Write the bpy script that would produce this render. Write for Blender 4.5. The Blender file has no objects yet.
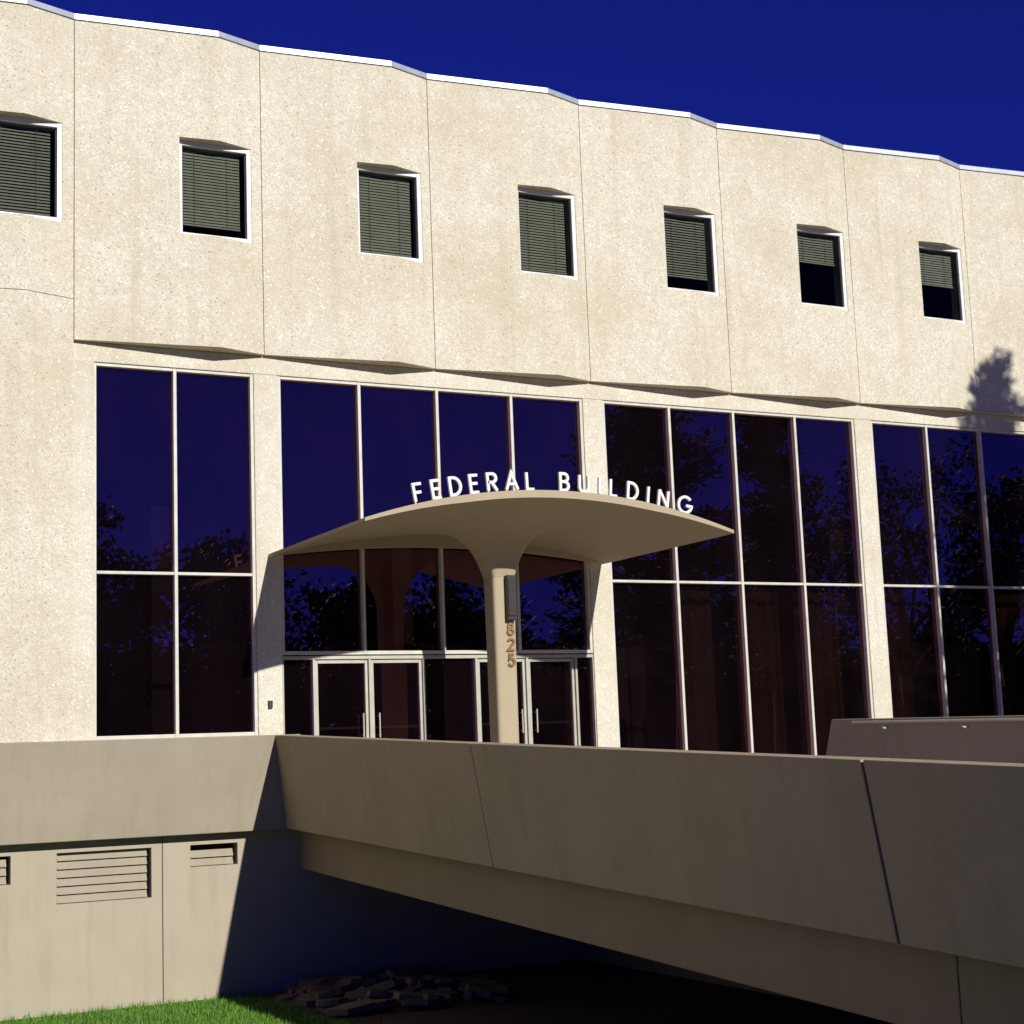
import bpy, math, random
from mathutils import Vector, Matrix, noise
random.seed(7)
S=bpy.context.scene
COL=S.collection
# ------------------------------------------------------------------ helpers
def mesh_obj(name,verts,faces,mat,parent=None,smooth=False):
    me=bpy.data.meshes.new(name)
    me.from_pydata([tuple(v) for v in verts],[],faces)
    me.validate(); me.update()
    ob=bpy.data.objects.new(name,me); COL.objects.link(ob)
    if mat: me.materials.append(mat)
    if parent: ob.parent=parent
    if smooth:
        for p in me.polygons: p.use_smooth=True
    return ob
def empty(name):
    e=bpy.data.objects.new(name,None); COL.objects.link(e); return e
class MB:
    def __init__(s): s.v=[]; s.f=[]
    def box(s,x0,x1,y0,y1,z0,z1,sh=None):
        b=len(s.v)
        for x in (x0,x1):
            for y in (y0,y1):
                for z in (z0,z1):
                    s.v.append((x,y,z+(sh(y) if sh else 0)))
        for f in ((0,1,3,2),(4,6,7,5),(0,4,5,1),(2,3,7,6),(0,2,6,4),(1,5,7,3)):
            s.f.append([b+i for i in f])
    def poly(s,pts):
        b=len(s.v); s.v+= [tuple(p) for p in pts]; s.f.append(list(range(b,b+len(pts))))
    def prism(s,A,B):
        b=len(s.v); n=len(A); s.v+=[tuple(p) for p in A]+[tuple(p) for p in B]
        s.f.append([b+i for i in range(n)][::-1]); s.f.append([b+n+i for i in range(n)])
        for i in range(n):
            j=(i+1)%n; s.f.append([b+i,b+j,b+n+j,b+n+i])
    def tube(s,p0,p1,r0,r1,n=8):
        p0=Vector(p0);p1=Vector(p1);d=(p1-p0).normalized()
        a=d.orthogonal().normalized();c=d.cross(a)
        A=[p0+(a*math.cos(t)+c*math.sin(t))*r0 for t in [2*math.pi*i/n for i in range(n)]]
        B=[p1+(a*math.cos(t)+c*math.sin(t))*r1 for t in [2*math.pi*i/n for i in range(n)]]
        s.prism(A,B)
    def done(s,name,mat,parent=None,smooth=False,bevel=0):
        ob=mesh_obj(name,s.v,s.f,mat,parent,smooth)
        if bevel:
            m=ob.modifiers.new("b","BEVEL"); m.width=bevel; m.segments=2; m.limit_method='ANGLE'
        return ob
# ------------------------------------------------------------------ materials
def newmat(name):
    m=bpy.data.materials.new(name); m.use_nodes=True
    nt=m.node_tree; nt.nodes.clear()
    out=nt.nodes.new("ShaderNodeOutputMaterial")
    return m,nt,out
def N(nt,t,**k):
    n=nt.nodes.new(t)
    for a,b in k.items():
        if a in n.inputs: n.inputs[a].default_value=b
        else: setattr(n,a,b)
    return n
def noise_n(nt,vec,scale,detail=4,rough=.55):
    n=nt.nodes.new("ShaderNodeTexNoise"); n.inputs["Scale"].default_value=scale
    n.inputs["Detail"].default_value=detail; n.inputs["Roughness"].default_value=rough
    nt.links.new(vec,n.inputs["Vector"]); return n.outputs["Fac"]
def ramp(nt,fac,p0,p1,c0=(0,0,0,1),c1=(1,1,1,1)):
    r=nt.nodes.new("ShaderNodeValToRGB"); e=r.color_ramp.elements
    e[0].position=p0;e[1].position=p1;e[0].color=c0;e[1].color=c1
    nt.links.new(fac,r.inputs[0]); return r.outputs[0]
def mixc(nt,fac,a,b,mode='MIX'):
    m=nt.nodes.new("ShaderNodeMix"); m.data_type='RGBA'; m.blend_type=mode
    for sock,val in ((m.inputs[0],fac),(m.inputs[6],a),(m.inputs[7],b)):
        if hasattr(val,"is_linked"): nt.links.new(val,sock)
        elif isinstance(val,(int,float)): sock.default_value=val
        else: sock.default_value=(*val,1)
    return m.outputs[2]
def coords(nt,scale=None):
    t=nt.nodes.new("ShaderNodeTexCoord")
    if not scale: return t.outputs["Object"]
    mp=nt.nodes.new("ShaderNodeMapping"); mp.inputs["Scale"].default_value=scale
    nt.links.new(t.outputs["Object"],mp.inputs[0]); return mp.outputs[0]
def finish(nt,out,col,rough=.85,bump=None,bstr=.3,bdist=.01,metal=0,spec=.3):
    b=nt.nodes.new("ShaderNodeBsdfPrincipled")
    if hasattr(col,"is_linked"): nt.links.new(col,b.inputs["Base Color"])
    else: b.inputs["Base Color"].default_value=(*col,1)
    b.inputs["Roughness"].default_value=rough; b.inputs["Metallic"].default_value=metal
    b.inputs["Specular IOR Level"].default_value=spec
    if bump is not None:
        bp=nt.nodes.new("ShaderNodeBump"); bp.inputs["Strength"].default_value=bstr; bp.inputs["Distance"].default_value=bdist
        nt.links.new(bump,bp.inputs["Height"]); nt.links.new(bp.outputs[0],b.inputs["Normal"])
    nt.links.new(b.outputs[0],out.inputs[0]); return b
def m_aggregate(name,base,dark,stain=(.47,.40,.26)):
    m,nt,out=newmat(name); c=coords(nt)
    v=nt.nodes.new("ShaderNodeTexVoronoi"); v.inputs["Scale"].default_value=48; nt.links.new(c,v.inputs["Vector"])
    sep=nt.nodes.new("ShaderNodeSeparateColor"); nt.links.new(v.outputs["Color"],sep.inputs[0])
    peb=ramp(nt,sep.outputs[0],.0,.75)
    f2=noise_n(nt,c,5,7,.85)
    c1=mixc(nt,peb,dark,base)
    c2=mixc(nt,ramp(nt,f2,.34,.60,(.7,.7,.7,1),(0,0,0,1)),c1,dark)
    big=noise_n(nt,c,.45,8,.7)
    c3=mixc(nt,ramp(nt,big,.44,.72,(0,0,0,1),(.65,.65,.65,1)),c2,stain)
    st=noise_n(nt,coords(nt,(2.6,2.6,.12)),1.5,7,.7)
    c4=mixc(nt,ramp(nt,st,.53,.74,(0,0,0,1),(.55,.55,.55,1)),c3,stain)
    v2=nt.nodes.new("ShaderNodeTexVoronoi"); v2.inputs["Scale"].default_value=11; nt.links.new(c,v2.inputs["Vector"])
    fl=ramp(nt,v2.outputs["Distance"],.12,.2,(1,1,1,1),(0,0,0,1))
    s2=nt.nodes.new("ShaderNodeSeparateColor"); nt.links.new(v2.outputs["Color"],s2.inputs[0])
    tone=mixc(nt,ramp(nt,s2.outputs[1],.4,.5),(.28,.22,.14),(.92,.9,.84))
    c5=mixc(nt,fl,c4,mixc(nt,.65,c4,tone))
    finish(nt,out,c5,.9,v.outputs["Distance"],.55,.010); return m
def m_paint(name,base,var=.82,rough=.75,scale=1.2,stain=None):
    m,nt,out=newmat(name); c=coords(nt)
    a=noise_n(nt,c,scale,6,.6); b=noise_n(nt,c,45,3,.6)
    d=tuple(x*var for x in base)
    c1=mixc(nt,ramp(nt,a,.3,.7),d,base)
    c1=mixc(nt,ramp(nt,b,.3,.7,(0,0,0,1),(.45,.45,.45,1)),c1,d)
    if stain:
        st=noise_n(nt,coords(nt,(2.5,2.5,.25)),1.3,7,.7)
        c1=mixc(nt,ramp(nt,st,.5,.76,(0,0,0,1),(.75,.75,.75,1)),c1,stain)
        s3=noise_n(nt,c,9,5,.7)
        c1=mixc(nt,ramp(nt,s3,.62,.72,(0,0,0,1),(.4,.4,.4,1)),c1,stain)
    finish(nt,out,c1,rough,b,.35,.008); return m
def m_plain(name,c,rough=.6,metal=0,spec=.4):
    m,nt,out=newmat(name); a=noise_n(nt,coords(nt),6,5)
    col=mixc(nt,ramp(nt,a,.3,.7),tuple(x*.82 for x in c),c)
    finish(nt,out,col,rough,metal=metal,spec=spec); return m
def m_glass(name,trans,refl,ior=1.6,wave=.02,painted_haze=0):
    m,nt,out=newmat(name)
    t=N(nt,"ShaderNodeBsdfTransparent"); t.inputs[0].default_value=(*trans,1)
    g=N(nt,"ShaderNodeBsdfGlossy"); g.inputs["Color"].default_value=(*refl,1); g.inputs["Roughness"].default_value=.008
    fr=N(nt,"ShaderNodeFresnel"); fr.inputs[0].default_value=ior
    nn=noise_n(nt,coords(nt,(1,1,.6)),.9,1,.4)
    bp=N(nt,"ShaderNodeBump"); bp.inputs["Strength"].default_value=wave; bp.inputs["Distance"].default_value=.1
    nt.links.new(nn,bp.inputs["Height"]); nt.links.new(bp.outputs[0],g.inputs["Normal"])
    mx=N(nt,"ShaderNodeMixShader"); nt.links.new(fr.outputs[0],mx.inputs[0]); nt.links.new(t.outputs[0],mx.inputs[1]); nt.links.new(g.outputs[0],mx.inputs[2])
    if painted_haze:
        df=N(nt,"ShaderNodeBsdfDiffuse"); df.inputs[0].default_value=(.50,.26,.40,1)  # violet diffuse share paints a purple reflection haze into the panes
        m2=N(nt,"ShaderNodeMixShader")
        dn=noise_n(nt,coords(nt,(1,1,.5)),1.1,5,.6)
        nt.links.new(ramp(nt,dn,.3,.8,(painted_haze*.5,)*3+(1,),(painted_haze*1.6,)*3+(1,)),m2.inputs[0])
        nt.links.new(mx.outputs[0],m2.inputs[1]); nt.links.new(df.outputs[0],m2.inputs[2]); mx=m2
    nt.links.new(mx.outputs[0],out.inputs[0]); return m
AGG=m_aggregate("exposed_aggregate",(.72,.68,.555),(.51,.465,.35))
LIGHTC=m_aggregate("pale_concrete",(.70,.665,.55),(.55,.51,.40))
TAN=m_paint("tan_paint",(.36,.31,.225),.86,stain=(.27,.225,.16))
TAN2=m_paint("lower_wall_paint",(.42,.365,.265),.88,stain=(.32,.27,.19))
BRG=m_paint("bridge_concrete_lightened",(.44,.345,.225),.86,stain=(.33,.255,.16))  # base lightened over the band's tan to stand in for bounced light
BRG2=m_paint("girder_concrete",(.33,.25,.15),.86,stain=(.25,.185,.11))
FARP=m_paint("far_parapet_concrete",(.37,.30,.23),.86,stain=(.28,.22,.17))
CAN=m_paint("canopy_paint",(.42,.345,.23),.90)
WHITE=m_plain("white_frame",(.76,.75,.72),.45)
FRAMES=m_plain("cream_frame",(.60,.58,.49),.5)
METAL=m_plain("coping_metal",(.50,.53,.58),.42,.35)
ALU=m_plain("aluminium_trim",(.48,.46,.38),.4,.2)
LETW=m_plain("letter_white",(.8,.79,.74),.5)
GOLD=m_plain("number_bronze",(.22,.13,.045),.5,.3)
DARK=m_plain("dark_bronze",(.02,.017,.015),.5)
SEAM=m_plain("seam_filler",(.40,.35,.26),.9)
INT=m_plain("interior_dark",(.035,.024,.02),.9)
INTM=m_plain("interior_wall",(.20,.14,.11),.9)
BLIND=m_plain("blind_slats",(.29,.30,.24),.6)
DRAPE=m_plain("drape_cloth",(.30,.18,.08),.9)
ROOF=m_plain("roof_gravel",(.25,.23,.2),.9)
GLASS=m_glass("tinted_glass",(.18,.145,.14),(1.0,.52,.66),2.3,.02,.0055)
GLASS2=m_glass("small_window_glass",(.64,.66,.62),(.6,.4,.45),1.3,.01)
def m_ground():
    m,nt,out=newmat("lawn_soil"); c=coords(nt)
    a=noise_n(nt,c,3,6,.7); b=noise_n(nt,c,40,4,.7)
    c1=mixc(nt,ramp(nt,a,.3,.7),(.05,.13,.012),(.08,.19,.02))
    c1=mixc(nt,ramp(nt,b,.4,.7),c1,(.035,.08,.01))
    finish(nt,out,c1,.95,b,.6,.03); return m
GRASS=m_ground()
SOIL=m_paint("bare_soil",(.075,.05,.03),.6,.95,3)
PAVE=m_paint("plaza_concrete",(.40,.36,.29),.85,.9,.6)
BLADE=m_plain("grass_blades",(.11,.26,.02),.7)
STONE=m_paint("rubble_stone",(.20,.15,.10),.55,.9,4)
BARK=m_paint("bark",(.07,.05,.035),.5,.95,6)
LEAF=m_plain("broadleaf_foliage",(.045,.08,.025),.8)
NEED=m_plain("pine_foliage",(.03,.055,.025),.85)
# ------------------------------------------------------------------ building
B=empty("federal_building")
BAY=3.055; X0=5.45; K0,K1=-6,14
XL=X0+K0*BAY; XR=X0+K1*BAY
ZS=6.56; ZR=11.80
YS,YF=-.20,-.45; FO=2.27; G=.006
WZ0,WZ1=8.38,9.99
def yw(x,x0):
    t=x-x0
    return YS+(YF-YS)*t/FO if t<FO else YF+(YS-YF)*(t-FO)/(BAY-FO)
blind_drop=[.97,.93,.88,.97,.98,.97,.89,.98,.95,.80,.40,.50,.7,.8,.6,.95,.4,.7,.9,.6]
panels=MB(); frames=MB(); glass2=MB(); blinds=MB(); coping=MB(); slatframe=MB()
for i,k in enumerate(range(K0,K1)):
    x0=X0+k*BAY; x1=x0+BAY; xf=x0+FO
    wx0=x0+1.63; wx1=x0+2.86
    xs=[x0+G,wx0,xf,wx1,x1-G]
    rows=[(ZS,WZ0),(WZ0,WZ1),(WZ1,ZR)] if k>=0 else [(.44,7.195),(7.205,WZ0),(WZ0,WZ1),(WZ1,ZR)]
    for (za,zb) in rows:
        for a,b in zip(xs[:-1],xs[1:]):
            if abs(za-WZ0)<1e-6 and a>=wx0-1e-6 and b<=wx1+1e-6: continue
            panels.poly([(a,yw(a,x0),za),(b,yw(b,x0),za),(b,yw(b,x0),zb),(a,yw(a,x0),zb)])
    for x in (x0+G,x1-G): panels.poly([(x,yw(x,x0),ZS if k>=0 else .44),(x,-.1,ZS if k>=0 else .44),(x,-.1,ZR),(x,yw(x,x0),ZR)])
    yb=.12
    panels.poly([(wx0,yw(wx0,x0),WZ0),(wx0,yb,WZ0),(wx0,yb,WZ1),(wx0,yw(wx0,x0),WZ1)])
    panels.poly([(wx1,yw(wx1,x0),WZ0),(wx1,yb,WZ0),(wx1,yb,WZ1),(wx1,yw(wx1,x0),WZ1)])
    for z in (WZ0,WZ1):
        panels.poly([(wx0,yw(wx0,x0),z),(xf,YF,z),(wx1,yw(wx1,x0),z),(wx1,yb,z),(wx0,yb,z)])
    if k>=0:
        panels.poly([(x0+G,YS,ZS),(xf,YF,ZS),(x1-G,YS,ZS),(x1-G,0,ZS),(x0+G,0,ZS)])
    a,b=wx0+.002,wx1-.002; z0,z1=WZ0+.002,WZ1-.002; w=.075
    yf0,yf1=-.25,-.17
    frames.box(a,a+w,yf0,yf1,z0,z1); frames.box(b-w,b,yf0,yf1,z0,z1)
    frames.box(a+w,b-w,yf0+.002,yf1,z0,z0+w); frames.box(a+w,b-w,yf0+.002,yf1,z1-w,z1)
    glass2.poly([(a+w,-.2,z0+w),(b-w,-.2,z0+w),(b-w,-.2,z1-w),(a+w,-.2,z1-w)])
    slatframe.box(a+w,a+w+.02,-.198,-.17,z0+w,z1-w); slatframe.box(b-w-.02,b-w,-.198,-.17,z0+w,z1-w)
    H=z1-z0-2*w; zt=z1-w; drop=blind_drop[i%20]
    n=int(H*drop/.05); tilt=random.uniform(.9,1.15)
    xa,xb=a+w+.03,b-w-.08
    for j in range(n):
        z=zt-.035-j*.05; dy=.026*math.cos(tilt); dz=.026*math.sin(tilt)
        sk=random.uniform(-.004,.004)
        blinds.poly([(xa,-.11-dy,z-dz),(xb,-.11-dy,z-dz+sk),(xb,-.11+dy,z+dz+sk),(xa,-.11+dy,z+dz)])
    zb_=zt-.035-n*.05
    blinds.box(xa,xb,-.13,-.09,zb_-.01,zb_+.012)
    for xx in (xa+.2,xb-.22): slatframe.box(xx,xx+.006,-.142,-.14,zb_,zt)
    ov=.03
    for (xa,ya,xb,yb2) in ((x0,YS,xf,YF),(xf,YF,x1,YS)):
        coping.prism([(xa,ya-ov,ZR-.04),(xa,ya-ov,ZR+.05),(xa,ya+.35,ZR+.055),(xa,ya+.35,ZR-.04)],
                     [(xb,yb2-ov,ZR-.04),(xb,yb2-ov,ZR+.05),(xb,yb2+.35,ZR+.055),(xb,yb2+.35,ZR-.04)])
panels.done("upper_wall_panels",AGG,B); frames.done("upper_window_frames",WHITE,B,bevel=.004)
glass2.done("upper_window_glass",GLASS2,B); blinds.done("window_blinds",BLIND,B); slatframe.done("blind_cords_and_gaskets",DARK,B)
coping.done("roof_coping",METAL,B)
bk=MB()
for k in range(K0,K1):
    x0=X0+k*BAY
    bk.box(x0-.19,x0+1.6,-.1,.1,ZS+.01 if k>=0 else .45,ZR-.06)
    bk.box(x0+1.6,x0+BAY-.19,-.1,.1,ZS+.01 if k>=0 else .45,WZ0-.01)
    bk.box(x0+1.6,x0+BAY-.19,-.1,.1,WZ1+.01,ZR-.06)
bk.done("panel_backing",SEAM,B)
body=MB()
body.box(XL,XR,.5,18,ZR-.3,ZR-.1)
body.done("roof",ROOF,B)
sh=MB()
sh.box(XL-.01,XL+.2,-.1,18,-3.6,ZR-.05); sh.box(XR-.2,XR+.01,-.1,18,-3.6,ZR-.05); sh.box(XL,XR,18,18.2,-3.6,ZR-.05)
sh.done("side_and_rear_walls",AGG,B)
it=MB()
it.box(XL+.2,XR-.2,.15,12,6.6,6.8); it.box(XL+.2,XR-.2,2.5,2.6,6.8,ZR-.35); it.box(XL+.2,XR-.2,.02,12,-.62,-.5)
it.box(XL+.2,XR-.2,8,8.1,-.5,6.6)
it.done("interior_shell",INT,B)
inn=MB()
for x in (7.6,12.2,16.4,22.6,28.7,34.8,41): inn.box(x,x+.4,3.4,3.8,-.5,6.6)
inn.box(5.8,XR-.3,1.6,1.75,5.55,5.72); inn.box(5.8,XR-.3,3.9,4.05,5.5,5.64)
inn.box(10,13.5,5.5,6.1,-.5,.6); inn.box(17,19,5.5,5.6,-.5,2.2); inn.box(23,26,4.5,5.1,-.5,.6)
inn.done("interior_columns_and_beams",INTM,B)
dr=MB()
def drape(xa,xb,z0,z1,y=.35):
    n=int((xb-xa)/.05); pts=[(xa+(xb-xa)*i/n, y+.05*math.sin(i*1.25+math.sin(i*.3)*1.5)) for i in range(n+1)]
    for (p,q) in zip(pts[:-1],pts[1:]): dr.poly([(p[0],p[1],z0),(q[0],q[1],z0),(q[0],q[1],z1),(p[0],p[1],z1)])
drape(16.6,17.5,-.45,2.9,.6); drape(18.0,19.0,-.45,2.9,.6); drape(19.4,20.5,-.45,2.9,.6); drape(21.4,22.2,-.45,2.9,.6); drape(24,27,-.45,2.9,.6); drape(30,33,-.45,2.9)
dr.done("drapes",DRAPE,B,True)
hb=MB()
ZH=6.25
hb.box(X0+.003,XR-.2,-.12,.12,ZH,ZS-.004)
hb.box(X0-.02,5.765,-.19,.12,-.6,ZH-.002)
hb.box(5.5,5.764,-.185,.1,.44,ZH-.01)
piers=[8.345+6.13*i for i in range(7)]
for p in piers: hb.box(p,p+.41,-.12,.12,-.6,ZH-.002)
hb.done("window_piers_and_head_beam",LIGHTC,B,bevel=.01)
cw=MB(); gl=MB()
def group(xa,xb,n,mid=True,zb=-.5):
    w=.052
    y0,y1=-.095,.04
    xs=[xa+(xb-xa)*i/n for i in range(n+1)]
    for i,x in enumerate(xs):
        a=x-w/2; b=x+w/2
        if i==0:a,b=x,x+w
        if i==n:a,b=x-w,x
        cw.box(a,b,y0,y1,zb,ZH-.004)
    for a,b in zip(xs[:-1],xs[1:]):
        a+=w/2+.001;b-=w/2+.001
        if a<xa+w: a=xa+w+.001
        if b>xb-w: b=xb-w-.001
        cw.box(a,b,y0+.004,y1,ZH-.05,ZH-.004)
        if mid: cw.box(a,b,y0+.004,y1,2.955,3.0)
        cw.box(a,b,y0+.004,y1,zb,zb+.06)
        def pane(z0,z1):
            j=random.uniform(-.007,.007);q=random.uniform(-.006,.006)
            gl.poly([(a-.01,j-q,z0),(b+.01,-j-q,z0),(b+.01,-j+q,z1),(a-.01,j+q,z1)])
        if mid: pane(zb,2.96); pane(2.99,ZH-.045)
        else: pane(zb,ZH-.045)
group(5.766,8.343,2,True,.44)
group(8.757,14.473,4,False,1.70)
for i in range(1,7):
    a=piers[i]+.412; b=(piers[i+1]-.002) if i<6 else XR-.25
    group(a,b,4 if i<6 else 2)
cw.done("window_mullions",FRAMES,B,bevel=.004); gl.done("curtain_wall_glass",GLASS,B)
dd=MB(); dg=MB()
zt=1.66; zf=-.5
dd.box(8.76,14.47,-.10,.05,zt-.035,zt+.02)
xsd=[8.76,9.29,10.255,11.22,12.19,13.155,14.12,14.47]
for x in xsd:
    a=max(8.76,x-.02); b=min(14.47,x+.02); dd.box(a,b,-.105,.045,zf,zt-.036)
for j,(a,b) in enumerate(zip(xsd[:-1],xsd[1:])):
    a+=.021;b-=.021
    if j in (1,2,4,5):
        dd.box(a+.008,a+.055,-.07,.0,zf,zt-.05); dd.box(b-.055,b-.008,-.07,.0,zf,zt-.05)
        dd.box(a+.056,b-.056,-.068,.0,zt-.10,zt-.05); dd.box(a+.056,b-.056,-.068,.0,zf,zf+.2)
        hx=b-.12 if j in(1,4) else a+.12
        dd.tube((hx,-.13,.35),(hx,-.13,.75),.014,.014); dd.tube((hx,-.13,.4),(hx,-.05,.4),.01,.01); dd.tube((hx,-.13,.7),(hx,-.05,.7),.01,.01)
        dd.box(a+.061,b-.061,.01,.03,.5,.54)
    dg.poly([(a,-.02,zf),(b,-.02,zf),(b,-.02,zt-.04),(a,-.02,zt-.04)])
dd.done("door_frames",ALU,B,bevel=.004); dg.done("door_glass",GLASS,B)
pb=MB(); pb.box(8.50,8.57,-.16,-.121,.86,.98); pb.done("pier_call_box",DARK,B,bevel=.004)
bd=MB()
def prof(x): return [(x,-.5,.438),(x,-.25,-1.02),(x,.015,-1.02),(x,.015,.438)]
bd.prism(prof(XL),prof(-3.0)); bd.prism(prof(-2.985),prof(8.9))
bd.done("base_band",TAN,B,bevel=.012)
lw=MB(); lv=MB()
holes=[(3.2,4.60,-1.6,-1.19),(5.26,6.67,-1.93,-1.19),(7.27,8.02,-1.52,-1.19),(-1.0,.5,-1.93,-1.19)]
xsx=sorted({XL,14.2,6.83,6.845,.6,.615}|{h[0] for h in holes}|{h[1] for h in holes})
for a,b in zip(xsx[:-1],xsx[1:]):
    if (a,b) in ((6.83,6.845),(.6,.615)):
        lv.box(a,b,.03,.05,-3.6,-1.0); continue
    h=[h for h in holes if h[0]<=a+1e-6 and b<=h[1]+1e-6]
    if h:
        h=h[0]; lw.box(a,b,.02,.3,-3.6,h[2]); lw.box(a,b,.02,.3,h[3],-.9)
    else: lw.box(a,b,.02,.3,-3.6,-.9)
lw.done("lower_wall",TAN2,B)
for h in holes: lv.box(h[0],h[1],.26,.29,h[2],h[3])
lv.done("louvre_backing",INT,B)
ls=MB()
for h in holes:
    n=int((h[3]-h[2])/.122)
    for j in range(n):
        z=h[2]+.01+j*.122
        A=[(.085,z),(.10,z),(.15,z+.108),(.135,z+.108)]
        ls.prism([(h[0]+.02,p,q) for p,q in A],[(h[1]-.05,p,q) for p,q in A])
ls.done("louvre_slats",TAN,B)
# ------------------------------------------------------------------ canopy
C=empty("entrance_canopy")
cx,cy=11.63,-2.15; hx,hy=3.08,2.05
def ztop(x): return 3.31+.50*(1-((x-cx)/hx)**2)
A0=.20
NA,NR=160,44
def dirpt(a):
    c,s=math.cos(a),math.sin(a)
    p=6
    r=(abs(c)**p+abs(s)**p)**(-1/p)
    col=(A0*r*c,A0*r*s)
    m=max(abs(c)/hx,abs(s)/hy); rect=(c/m,s/m)
    return col,rect
cor=[math.atan2(hy,hx),math.pi-math.atan2(hy,hx),math.pi+math.atan2(hy,hx),2*math.pi-math.atan2(hy,hx)]
angs=sorted([2*math.pi*i/NA for i in range(NA)]+cor)
V=[];F=[]
n=len(angs)
def under(x,y,t,e):
    r=math.hypot(x-e[0],y-e[1])
    edge=min(1,max(0,1-abs(x)/hx)/.5)
    th=.05+.06*edge
    z=ztop(cx+x)-th
    z-=.66*math.exp(-r/.22)+.30*math.exp(-r/.95)*(1-t)**.4
    return z
for j in range(NR+1):
    s=j/NR; t=s**1.9
    for a in angs:
        c,rp=dirpt(a)
        x=c[0]+(rp[0]-c[0])*t; y=c[1]+(rp[1]-c[1])*t
        V.append((cx+x,cy+y,under(x,y,t,c)))
for j in range(NR):
    for i in range(n):
        k=(i+1)%n; F.append([j*n+i,(j+1)*n+i,(j+1)*n+k,j*n+k])
mesh_obj("canopy_soffit",V,F,CAN,C,True)
V2=[];F2=[]
for j in range(13):
    s=j/12
    for a in angs:
        c,rp=dirpt(a); x=rp[0]*s;y=rp[1]*s
        V2.append((cx+x,cy+y,ztop(cx+x)))
for j in range(12):
    for i in range(n):
        k=(i+1)%n; F2.append([j*n+i,j*n+k,(j+1)*n+k,(j+1)*n+i])
mesh_obj("canopy_roof",V2,F2,CAN,C,True)
ed=MB()
for i in range(n):
    k=(i+1)%n; ed.poly([V[NR*n+i],V[NR*n+k],V2[12*n+k],V2[12*n+i]])
ed.done("canopy_fascia",CAN,C)
bm=MB(); nn=24
for i in range(nn):
    xa=cx-hx+.08+(2*hx-.16)*i/nn; xb=cx-hx+.08+(2*hx-.16)*(i+1)/nn
    zb=lambda x:3.27+.21*(1-((x-cx)/hx)**2)
    bm.prism([(xa,-.26,zb(xa)),(xb,-.26,zb(xb)),(xb,-.26,ztop(xb)-.03),(xa,-.26,ztop(xa)-.03)],
             [(xa,-.101,zb(xa)),(xb,-.101,zb(xb)),(xb,-.101,ztop(xb)-.03),(xa,-.101,ztop(xa)-.03)])
bm.done("canopy_ledger_beam",CAN,C)
cv=MB()
zc=ztop(cx)-.10-.96+.06
rings=[(zc+.1,A0-.002),(zc-1.2,A0-.012),(-.75,A0-.02)]
for (za,ra),(zb,rb) in zip(rings[:-1],rings[1:]):
    for i in range(n):
        k=(i+1)%n
        def P(a,r,z):
            c,_=dirpt(a); return (cx+c[0]/A0*r,cy+c[1]/A0*r,z)
        cv.poly([P(angs[i],rb,zb),P(angs[k],rb,zb),P(angs[k],ra,za),P(angs[i],ra,za)])
cv.done("canopy_column",CAN,C,False)
lp=MB(); yc=cy-A0
lp.box(cx-.01,cx+.15,yc-.10,yc+.01,2.06,2.76); lp.box(cx+.002,cx+.138,yc-.115,yc-.10,2.12,2.70)
lp.done("column_light",DARK,C,bevel=.02)
def ribbon(mb,pts,w,y0,y1,M,closed=False):
    n=len(pts); L=[];R=[]
    for i,p in enumerate(pts):
        p=Vector(p)
        if closed: a=Vector(pts[i-1]); b=Vector(pts[(i+1)%n])
        else: a=Vector(pts[i-1]) if i>0 else None; b=Vector(pts[i+1]) if i<n-1 else None
        d1=(p-a).normalized() if a is not None else None
        d2=(b-p).normalized() if b is not None else None
        if d1 is None: d1=d2
        if d2 is None: d2=d1
        n1=Vector((-d1.y,d1.x)); n2=Vector((-d2.y,d2.x)); m=(n1+n2)
        if m.length<1e-4: m=n1
        m.normalize(); l=min(w/2/max(.25,m.dot(n1)),w*1.6)
        L.append(p+m*l);R.append(p-m*l)
    rng=range(n) if closed else range(n-1)
    b=len(mb.v)
    for i in range(n):
        for q in (L[i],R[i]):
            for y in (y0,y1):
                v=M@Vector((q.x,y,q.y)); mb.v.append(tuple(v))
    for i in rng:
        j=(i+1)%n; a=b+4*i;c=b+4*j
        mb.f+= [[a,a+2,c+2,c],[a+1,c+1,c+3,a+3],[a,c,c+1,a+1],[a+2,a+3,c+3,c+2]]
    if not closed:
        a=b; mb.f.append([a,a+1,a+3,a+2]); a=b+4*(n-1); mb.f.append([a,a+2,a+3,a+1])
def arc(cx_,cz_,rx,rz,a0,a1,n=12): return [(cx_+rx*math.cos(math.radians(a0+(a1-a0)*i/n)),cz_+rz*math.sin(math.radians(a0+(a1-a0)*i/n))) for i in range(n+1)]
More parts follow.
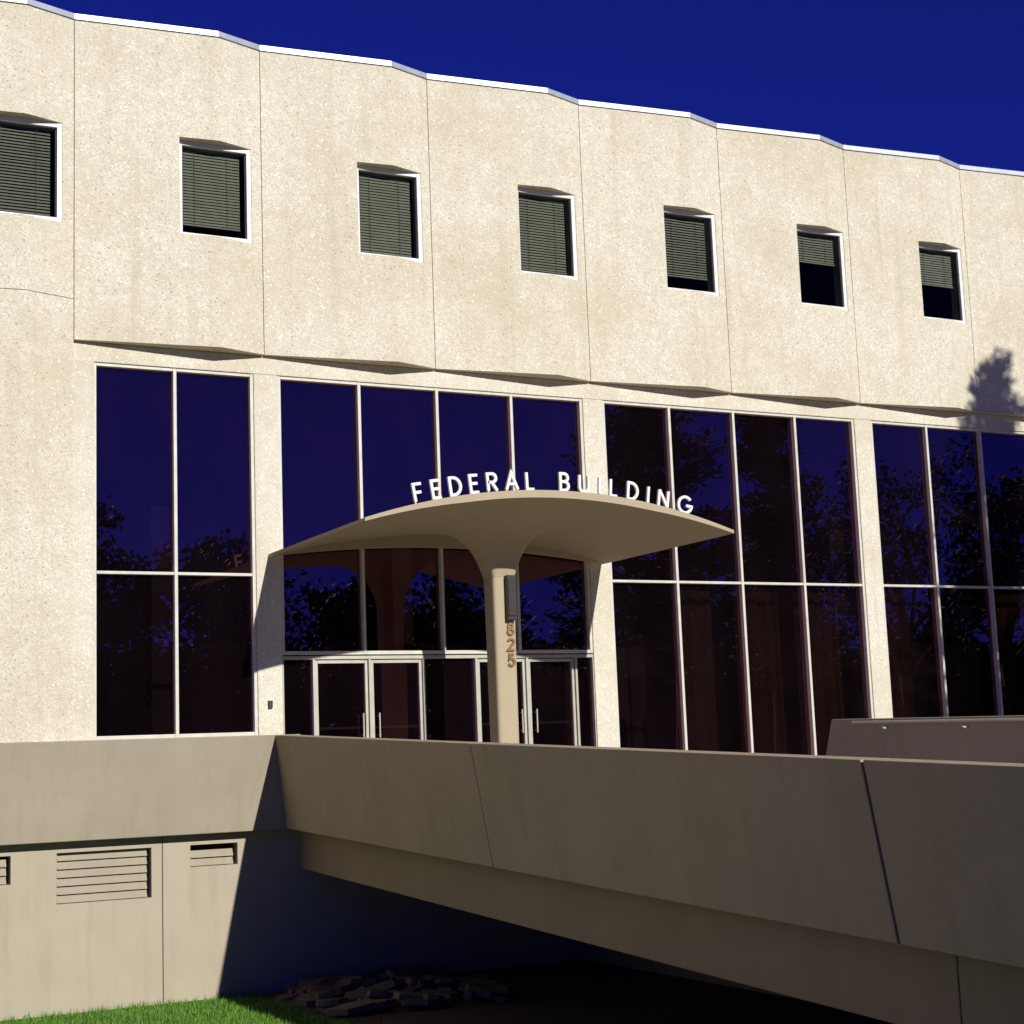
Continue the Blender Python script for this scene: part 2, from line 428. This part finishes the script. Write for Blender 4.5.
GL={
'F':(.5,[([(0,0),(0,1),(.5,1)],0),([(0,.52),(.43,.52)],0)]),
'E':(.5,[([(.5,0),(0,0),(0,1),(.5,1)],0),([(0,.52),(.45,.52)],0)]),
'D':(.66,[([(0,0),(0,1)]+arc(.2,.5,.46,.5,90,-90,14),1)]),
'R':(.56,[([(0,0),(0,1)]+arc(.3,.75,.25,.25,90,-90,10)+[(0,.5)],0),([(.25,.5),(.56,0)],0)]),
'A':(.74,[([(0,0),(.37,1),(.74,0)],0),([(.13,.34),(.61,.34)],0)]),
'L':(.46,[([(0,1),(0,0),(.46,0)],0)]),
'B':(.54,[([(0,.52),(0,1)]+arc(.28,.76,.22,.24,90,-90,10),1),([(0,0),(0,.52)]+arc(.28,.26,.26,.26,90,-90,10),1)]),
'U':(.62,[([(0,1)]+arc(.31,.31,.31,.31,180,360,12)+[(.62,1)],0)]),
'I':(.0,[([(0,0),(0,1)],0)]),
'N':(.64,[([(0,0),(0,1)],0),([(0,1),(.64,0)],0),([(.64,0),(.64,1)],0)]),
'G':(.9,[(arc(.48,.5,.48,.5,45,350,20)+[(.95,.46),(.56,.46)],0)]),
'8':(.5,[(arc(.25,.76,.2,.24,-90,269,16)[:-1],1),(arc(.25,.26,.25,.26,90,-269,16)[:-1],1)]),
'2':(.5,[(arc(.25,.75,.24,.25,170,-30,10)+[(0,0),(.52,0)],0)]),
'5':(.5,[([(.46,1),(.08,1),(.04,.55)]+arc(.23,.32,.27,.32,120,-150,12),0)]),
}
def setletters(name,txt,xa,xb,h,w,mat,parent):
    mb=MB(); hs=h-w
    widths=[GL[c][0]*hs for c in txt]; gap=((xb-xa)-w-sum(widths))/(len(txt)-1)
    x=xa+w/2
    for c,wd in zip(txt,widths):
        xm=x+wd/2
        sl=-(xm-cx)/hx**2*1.0
        M=Matrix.Translation((xm,cy-hy+.12,ztop(xm)-.012))@Matrix.Rotation(-math.atan(sl)*.75,4,'Y')@Matrix.Translation((-wd/2,0,w/2+.02))
        for si,(pts,cl) in enumerate(GL[c][1]):
            ribbon(mb,[(p[0]*hs,p[1]*hs) for p in pts],w,-.02-si*.0015,.02+si*.0015,M,bool(cl))
        for fx in ([0,wd] if wd>.1 and c not in 'FLUIGDB' else [wd/2 if c in 'UGDB' else 0]):
            q=M@Vector((fx,0,0)); mb.tube((q.x,q.y,q.z+.0),(q.x,q.y,ztop(q.x)-.02),.012,.012,6)
        x+=wd+gap
    return mb.done(name,mat,parent)
setletters("lettering_federal","FEDERAL",9.36,11.30,.29,.041,LETW,C)
setletters("lettering_building","BUILDING",11.70,14.00,.29,.041,LETW,C)
nb=MB()
for c,z in (('8',1.84),('2',1.60),('5',1.36)):
    M=Matrix.Translation((cx+.02,yc-.004,z))
    for si,(pts,cl) in enumerate(GL[c][1]):
        ribbon(nb,[(p[0]*.17*1.15,p[1]*.17) for p in pts],.036,-.012-si*.0015,.012,M,bool(cl))
nb.done("street_number",GOLD,C)
# ------------------------------------------------------------------ bridge
BR=empty("entrance_bridge")
sf=lambda y:.041*(y+.5)
par=MB(); core=MB()
def seg(mb,y0,y1,ins=0,top=.43):
    def P(y):
        s=sf(y); return [(8.48+ins,y,top-ins+s),(8.73+ins,y,-1.02+ins+s),(9.02,y,-1.02+ins+s),(9.02,y,-.6+s),(8.80-ins,y,-.6+s),(8.80-ins,y,top-ins+s)]
    mb.prism(P(y0),P(y1))
js=[-.13,-7.43,-14.56,-21.7,-28.8,-33]
for i,(a,b) in enumerate(zip(js[:-1],js[1:])):
    g=.005 if i else 0; g2=.016 if i==1 else .005
    seg(par,a-(.016 if i==2 else g),b+g2)
par.done("parapet",BRG,BR,bevel=.008)
seg(core,-.5,-33,.035); core.done("parapet_core",DARK,BR)
dk=MB(); dk.box(8.8,14.35,-33,0.0,-.9,-.5,sf); dk.done("deck",PAVE,BR)
gd=MB()
gs=lambda y:.046*(y+.5)
gd.box(9.0,9.5,-14.9,.0,-1.66,-.91,gs); gd.box(9.0,9.5,-33,-14.912,-1.66,-.91,gs)
gd.box(13.0,13.5,-33,0.0,-1.66,-.91,gs)
gd.done("girders",BRG2,BR,bevel=.01)
rp=MB()
A=[(14.38,-6.35,-.7),(14.35,-6.75,.31),(14.66,-6.75,.31),(14.66,-6.35,-.7)]
Bq=[(14.38,-33,-1.9),(14.35,-33,-.30),(14.66,-33,-.30),(14.66,-33,-1.9)]
rp.prism(A,Bq)
rp.done("far_parapet",FARP,BR,bevel=.01)
hr=MB()
hr.tube((14.27,-7.3,.25),(14.27,-32,-.32),.02,.02)
y=-7.9
while y>-31:
    z=.25-(-7.3-y)*.0231
    hr.tube((14.27,y,z),(14.27,y,z-.07),.012,.012); hr.tube((14.27,y,z-.07),(14.36,y,z-.09),.012,.02); y-=1.5
hr.done("handrail",ALU,BR)
rt=MB(); rt.box(14.1,14.34,-30,.4,-3.7,-.93,lambda y:sf(y)); rt.done("retaining_wall",BRG2,None)
# ------------------------------------------------------------------ ground
g=MB()
pr=[(300,-3.52),(-16,-3.5),(-18,-3.2),(-22,-2.0),(-24,-1.7),(-30,-1.66),(-320,-1.66)]
for (ya,za),(yb,zb) in zip(pr[:-1],pr[1:]):
    g.poly([(-320,ya,za),(14.2,ya,za),(14.2,yb,zb),(-320,yb,zb)])
pr2=[(-20,-.6),(-30,-1.66),(-320,-1.66)]
for (ya,za),(yb,zb) in zip(pr2[:-1],pr2[1:]):
    g.poly([(14.2,ya,za),(320,ya,za),(320,yb,zb),(14.2,yb,zb)])
g.done("ground",GRASS)
pl=MB(); pl.box(14.345,320,-20,.0,-1,-.55); pl.box(49,320,0,300,-1,-.55); pl.done("plaza_pavement",PAVE)
cp=MB()
cp.box(-30,6.8,-15.5,-7.6,-3.6,-3.46); cp.box(-40,8,-34,-24.2,-1.8,-1.63)
cp.done("unseen_bounce_pavement",PAVE)  # out-of-view pale paving, added to bounce warm light onto the bridge face
so=MB(); 
edge=[(8.0,0.02),(8.3,-.6),(8.5,-1.3),(8.25,-2.2),(8.45,-3.2),(8.3,-5),(8.5,-8),(8.4,-12),(8.6,-16)]
so.poly([(x,y,-3.494) for x,y in edge]+[(14.1,-16,-3.494),(14.1,.02,-3.494)]); so.done("bare_soil_bed",SOIL)
gb=MB()
for i in range(30000):
    x=random.uniform(2.5,8.9); y=random.uniform(-7,.0)
    ex=8.35+.25*math.sin(y*2.1)
    if x>ex and random.random()<.85: continue
    tuft=.5+.5*noise.noise(Vector((x*2.5,y*2.5,0)))
    h=random.uniform(.03,.07)+.05*max(0,tuft-.45)+(.05*random.random() if y>-.12 else 0); a=random.uniform(0,math.pi); w=.006
    dx,dy=math.cos(a)*w,math.sin(a)*w; lx,ly=random.uniform(-.03,.03),random.uniform(-.03,.03)
    gb.poly([(x-dx,y-dy,-3.5),(x+dx,y+dy,-3.5),(x+lx,y+ly,-3.5+h)])
gb.done("grass",BLADE)
rb=MB()
for i in range(95):
    y=random.uniform(-3.2,-.15); x=8.5+random.random()**1.3*2.8
    base=-3.5+.12*random.random()
    r=random.uniform(.1,.33); n=random.randint(5,7); th=random.uniform(.04,.10)
    rot=random.uniform(0,6.28); R=Matrix.Rotation(random.uniform(-.3,.3),3,'X')@Matrix.Rotation(random.uniform(-.3,.3),3,'Y')
    A=[];Bp=[]
    for j in range(n):
        a=rot+6.283*j/n; rr=r*random.uniform(.7,1.1)
        p=R@Vector((rr*math.cos(a)*1.4,rr*math.sin(a),0)); q=R@Vector((rr*.93*math.cos(a)*1.4,rr*.93*math.sin(a),th))
        A.append((x+p.x,y+p.y,base+p.z)); Bp.append((x+q.x,y+q.y,base+q.z))
    rb.prism(A,Bp)
rb.done("rubble_pile",STONE)
# ------------------------------------------------------------------ trees
def broadleaf(base,H,R,seed,nl=5200):
    rnd=random.Random(seed)
    T=empty("broadleaf_tree"); tr=MB(); bx,by,bz=base
    tr.tube((bx,by,bz-.1),(bx+.1,by,bz+H*.4),H*.025,H*.017)
    lv=MB(); tips=[]
    for i in range(13):
        a=rnd.uniform(0,6.28); el=rnd.uniform(.3,1.3); L=R*rnd.uniform(.6,1.05)
        st=Vector((bx+.1,by,bz+H*rnd.uniform(.28,.42)))
        e=st+Vector((math.cos(a)*math.cos(el)*L,math.sin(a)*math.cos(el)*L,math.sin(el)*H*.5))
        mdl=(st+e)/2+Vector((0,0,.4)); tr.tube(st,mdl,H*.010,H*.007,6); tr.tube(mdl,e,H*.007,.03,6)
        for q in range(4):
            t2=e+Vector((rnd.gauss(0,1),rnd.gauss(0,1),rnd.gauss(0,.8)))*R*.22
            tr.tube(mdl if q%2 else e,t2,.05,.015,5); tips.append((t2,R*rnd.uniform(.13,.27)))
        tips.append((e,R*.25)); tips.append((mdl,R*.3))
    for i in range(nl):
        c,r=rnd.choice(tips); d=Vector((rnd.gauss(0,1),rnd.gauss(0,1),rnd.gauss(0,.75))); d=d.normalized()*r*rnd.random()**.5*1.15
        p=c+d; s=rnd.uniform(.11,.22)
        u=Vector((rnd.gauss(0,1),rnd.gauss(0,1),rnd.gauss(0,1))).normalized(); v=u.orthogonal().normalized()
        lv.poly([p-u*s,p-v*s*.6,p+u*s,p+v*s*.6])
    tr.done("trunk_and_limbs",BARK,T); lv.done("leaves",LEAF,T)
def pine(base,H,R,seed,nl=13000):
    rnd=random.Random(seed)
    T=empty("pine_tree"); tr=MB(); lv=MB(); bx,by,bz=base
    tr.tube((bx,by,bz-.1),(bx,by,bz+H*.97),H*.016,.03)
    br=[]
    z=.16
    while z<.985:
        for q in range(rnd.randint(4,6)):
            a=rnd.uniform(0,6.28); L=R*((1-z)**.75)*rnd.uniform(.5,1.1)+.12
            st=Vector((bx,by,bz+H*z)); e=st+Vector((math.cos(a)*L,math.sin(a)*L,L*rnd.uniform(.05,.6)))
            tr.tube(st,e,.045*(1-z)+.015,.01,5); br.append((st,e,L))
        z+=rnd.uniform(.014,.026)
    tot=sum(b[2] for b in br)
    for st,e,L in br:
        for i in range(int(nl*L/tot)+18):
            t=rnd.uniform(.1,1.03); p=st.lerp(e,t)+Vector((rnd.gauss(0,1),rnd.gauss(0,1),rnd.gauss(0,.7)))*.15
            u=((e-st).normalized()+Vector((rnd.gauss(0,.6),rnd.gauss(0,.6),rnd.gauss(0,.6)))).normalized(); v=u.orthogonal().normalized()
            s=rnd.uniform(.10,.2); lv.poly([p-u*s,p-v*.04,p+u*s,p+v*.04])
    tr.done("trunk_and_branches",BARK,T); lv.done("needles",NEED,T)
pine((25.72,-15,-.56),15.3,3.7,3)
pine((31.5,-17,-.56),13.0,3.0,4)
for i,(x,y,H,R) in enumerate([(15.5,-46,14.6,4.4),(22,-47,13.0,4.5),(29,-46,10.8,4.2),(36,-48,11,4.6),(8,-50,13,5),(45,-48,12,4.6),(54,-47,15,5),(62,-46,18,5.6),(70,-46,19,5.5),(0,-52,12,5)]):
    broadleaf((x,y,-1.7),H,R,20+i)
hd=MB(); rnd=random.Random(5)  # leaf mass behind the camera, added to darken the lower glass reflections
for i in range(26000):
    x=rnd.uniform(5,92); top=5.6+1.8*noise.noise(Vector((x*.16,0,1)))+1.2*noise.noise(Vector((x*.6,3,1)))
    z=-1.7+(top+1.7)*rnd.random()**.9; y=-54+rnd.gauss(0,.9)
    p=Vector((x,y,z)); s=rnd.uniform(.25,.5)
    u=Vector((rnd.gauss(0,1),rnd.gauss(0,1),rnd.gauss(0,1))).normalized(); v=u.orthogonal().normalized()
    hd.poly([p-u*s,p-v*s*.8,p+u*s,p+v*s*.8])
hd.done("unseen_dark_hedge",LEAF)
# ------------------------------------------------------------------ light, world, camera
L=Vector((-.105,1,-.46)).normalized()
sd=bpy.data.lights.new("sun","SUN"); sd.energy=5.0; sd.angle=math.radians(.5); sd.color=(1,.975,.92)
so_=bpy.data.objects.new("sun",sd); COL.objects.link(so_); so_.rotation_mode='QUATERNION'; so_.rotation_quaternion=L.to_track_quat('-Z','Y')
so_.location=(0,-30,30)
W=bpy.data.worlds.new("World"); S.world=W; W.use_nodes=True; nt=W.node_tree; nt.nodes.clear()
o=nt.nodes.new("ShaderNodeOutputWorld"); bg=nt.nodes.new("ShaderNodeBackground"); sk=nt.nodes.new("ShaderNodeTexSky")
sk.sky_type='NISHITA'; sk.sun_disc=False; sk.sun_elevation=math.radians(24.6); sk.sun_rotation=math.radians(174)
sk.altitude=2000; sk.air_density=1.0; sk.dust_density=.1; sk.ozone_density=4
mx=nt.nodes.new("ShaderNodeMix"); mx.data_type='RGBA'; mx.blend_type='MULTIPLY'; mx.inputs[0].default_value=1; mx.inputs[7].default_value=(.07,.075,.56,1)
nt.links.new(sk.outputs[0],mx.inputs[6]); nt.links.new(mx.outputs[2],bg.inputs[0]); bg.inputs[1].default_value=.10
nt.links.new(bg.outputs[0],o.inputs[0])
Xc=Vector((3188,121,1640)).normalized(); Zc=Vector((-422,-11100,1640)); Zc=(Zc-Xc*Zc.dot(Xc)).normalized(); Yc=Zc.cross(Xc)
right=Vector((Xc.x,Yc.x,Zc.x)); down=Vector((Xc.y,Yc.y,Zc.y)); fwd=Vector((Xc.z,Yc.z,Zc.z))
M=Matrix((( right.x,-down.x,-fwd.x,0),(right.y,-down.y,-fwd.y,-25),(right.z,-down.z,-fwd.z,0),(0,0,0,1)))
cd=bpy.data.cameras.new("camera"); cd.sensor_width=36; cd.lens=36*1640/1024; cd.clip_end=2000; cd.clip_start=.1
cam=bpy.data.objects.new("camera",cd); COL.objects.link(cam); cam.matrix_world=M
S.camera=cam
S.view_settings.view_transform='Standard'; S.view_settings.look='None'; S.view_settings.exposure=0
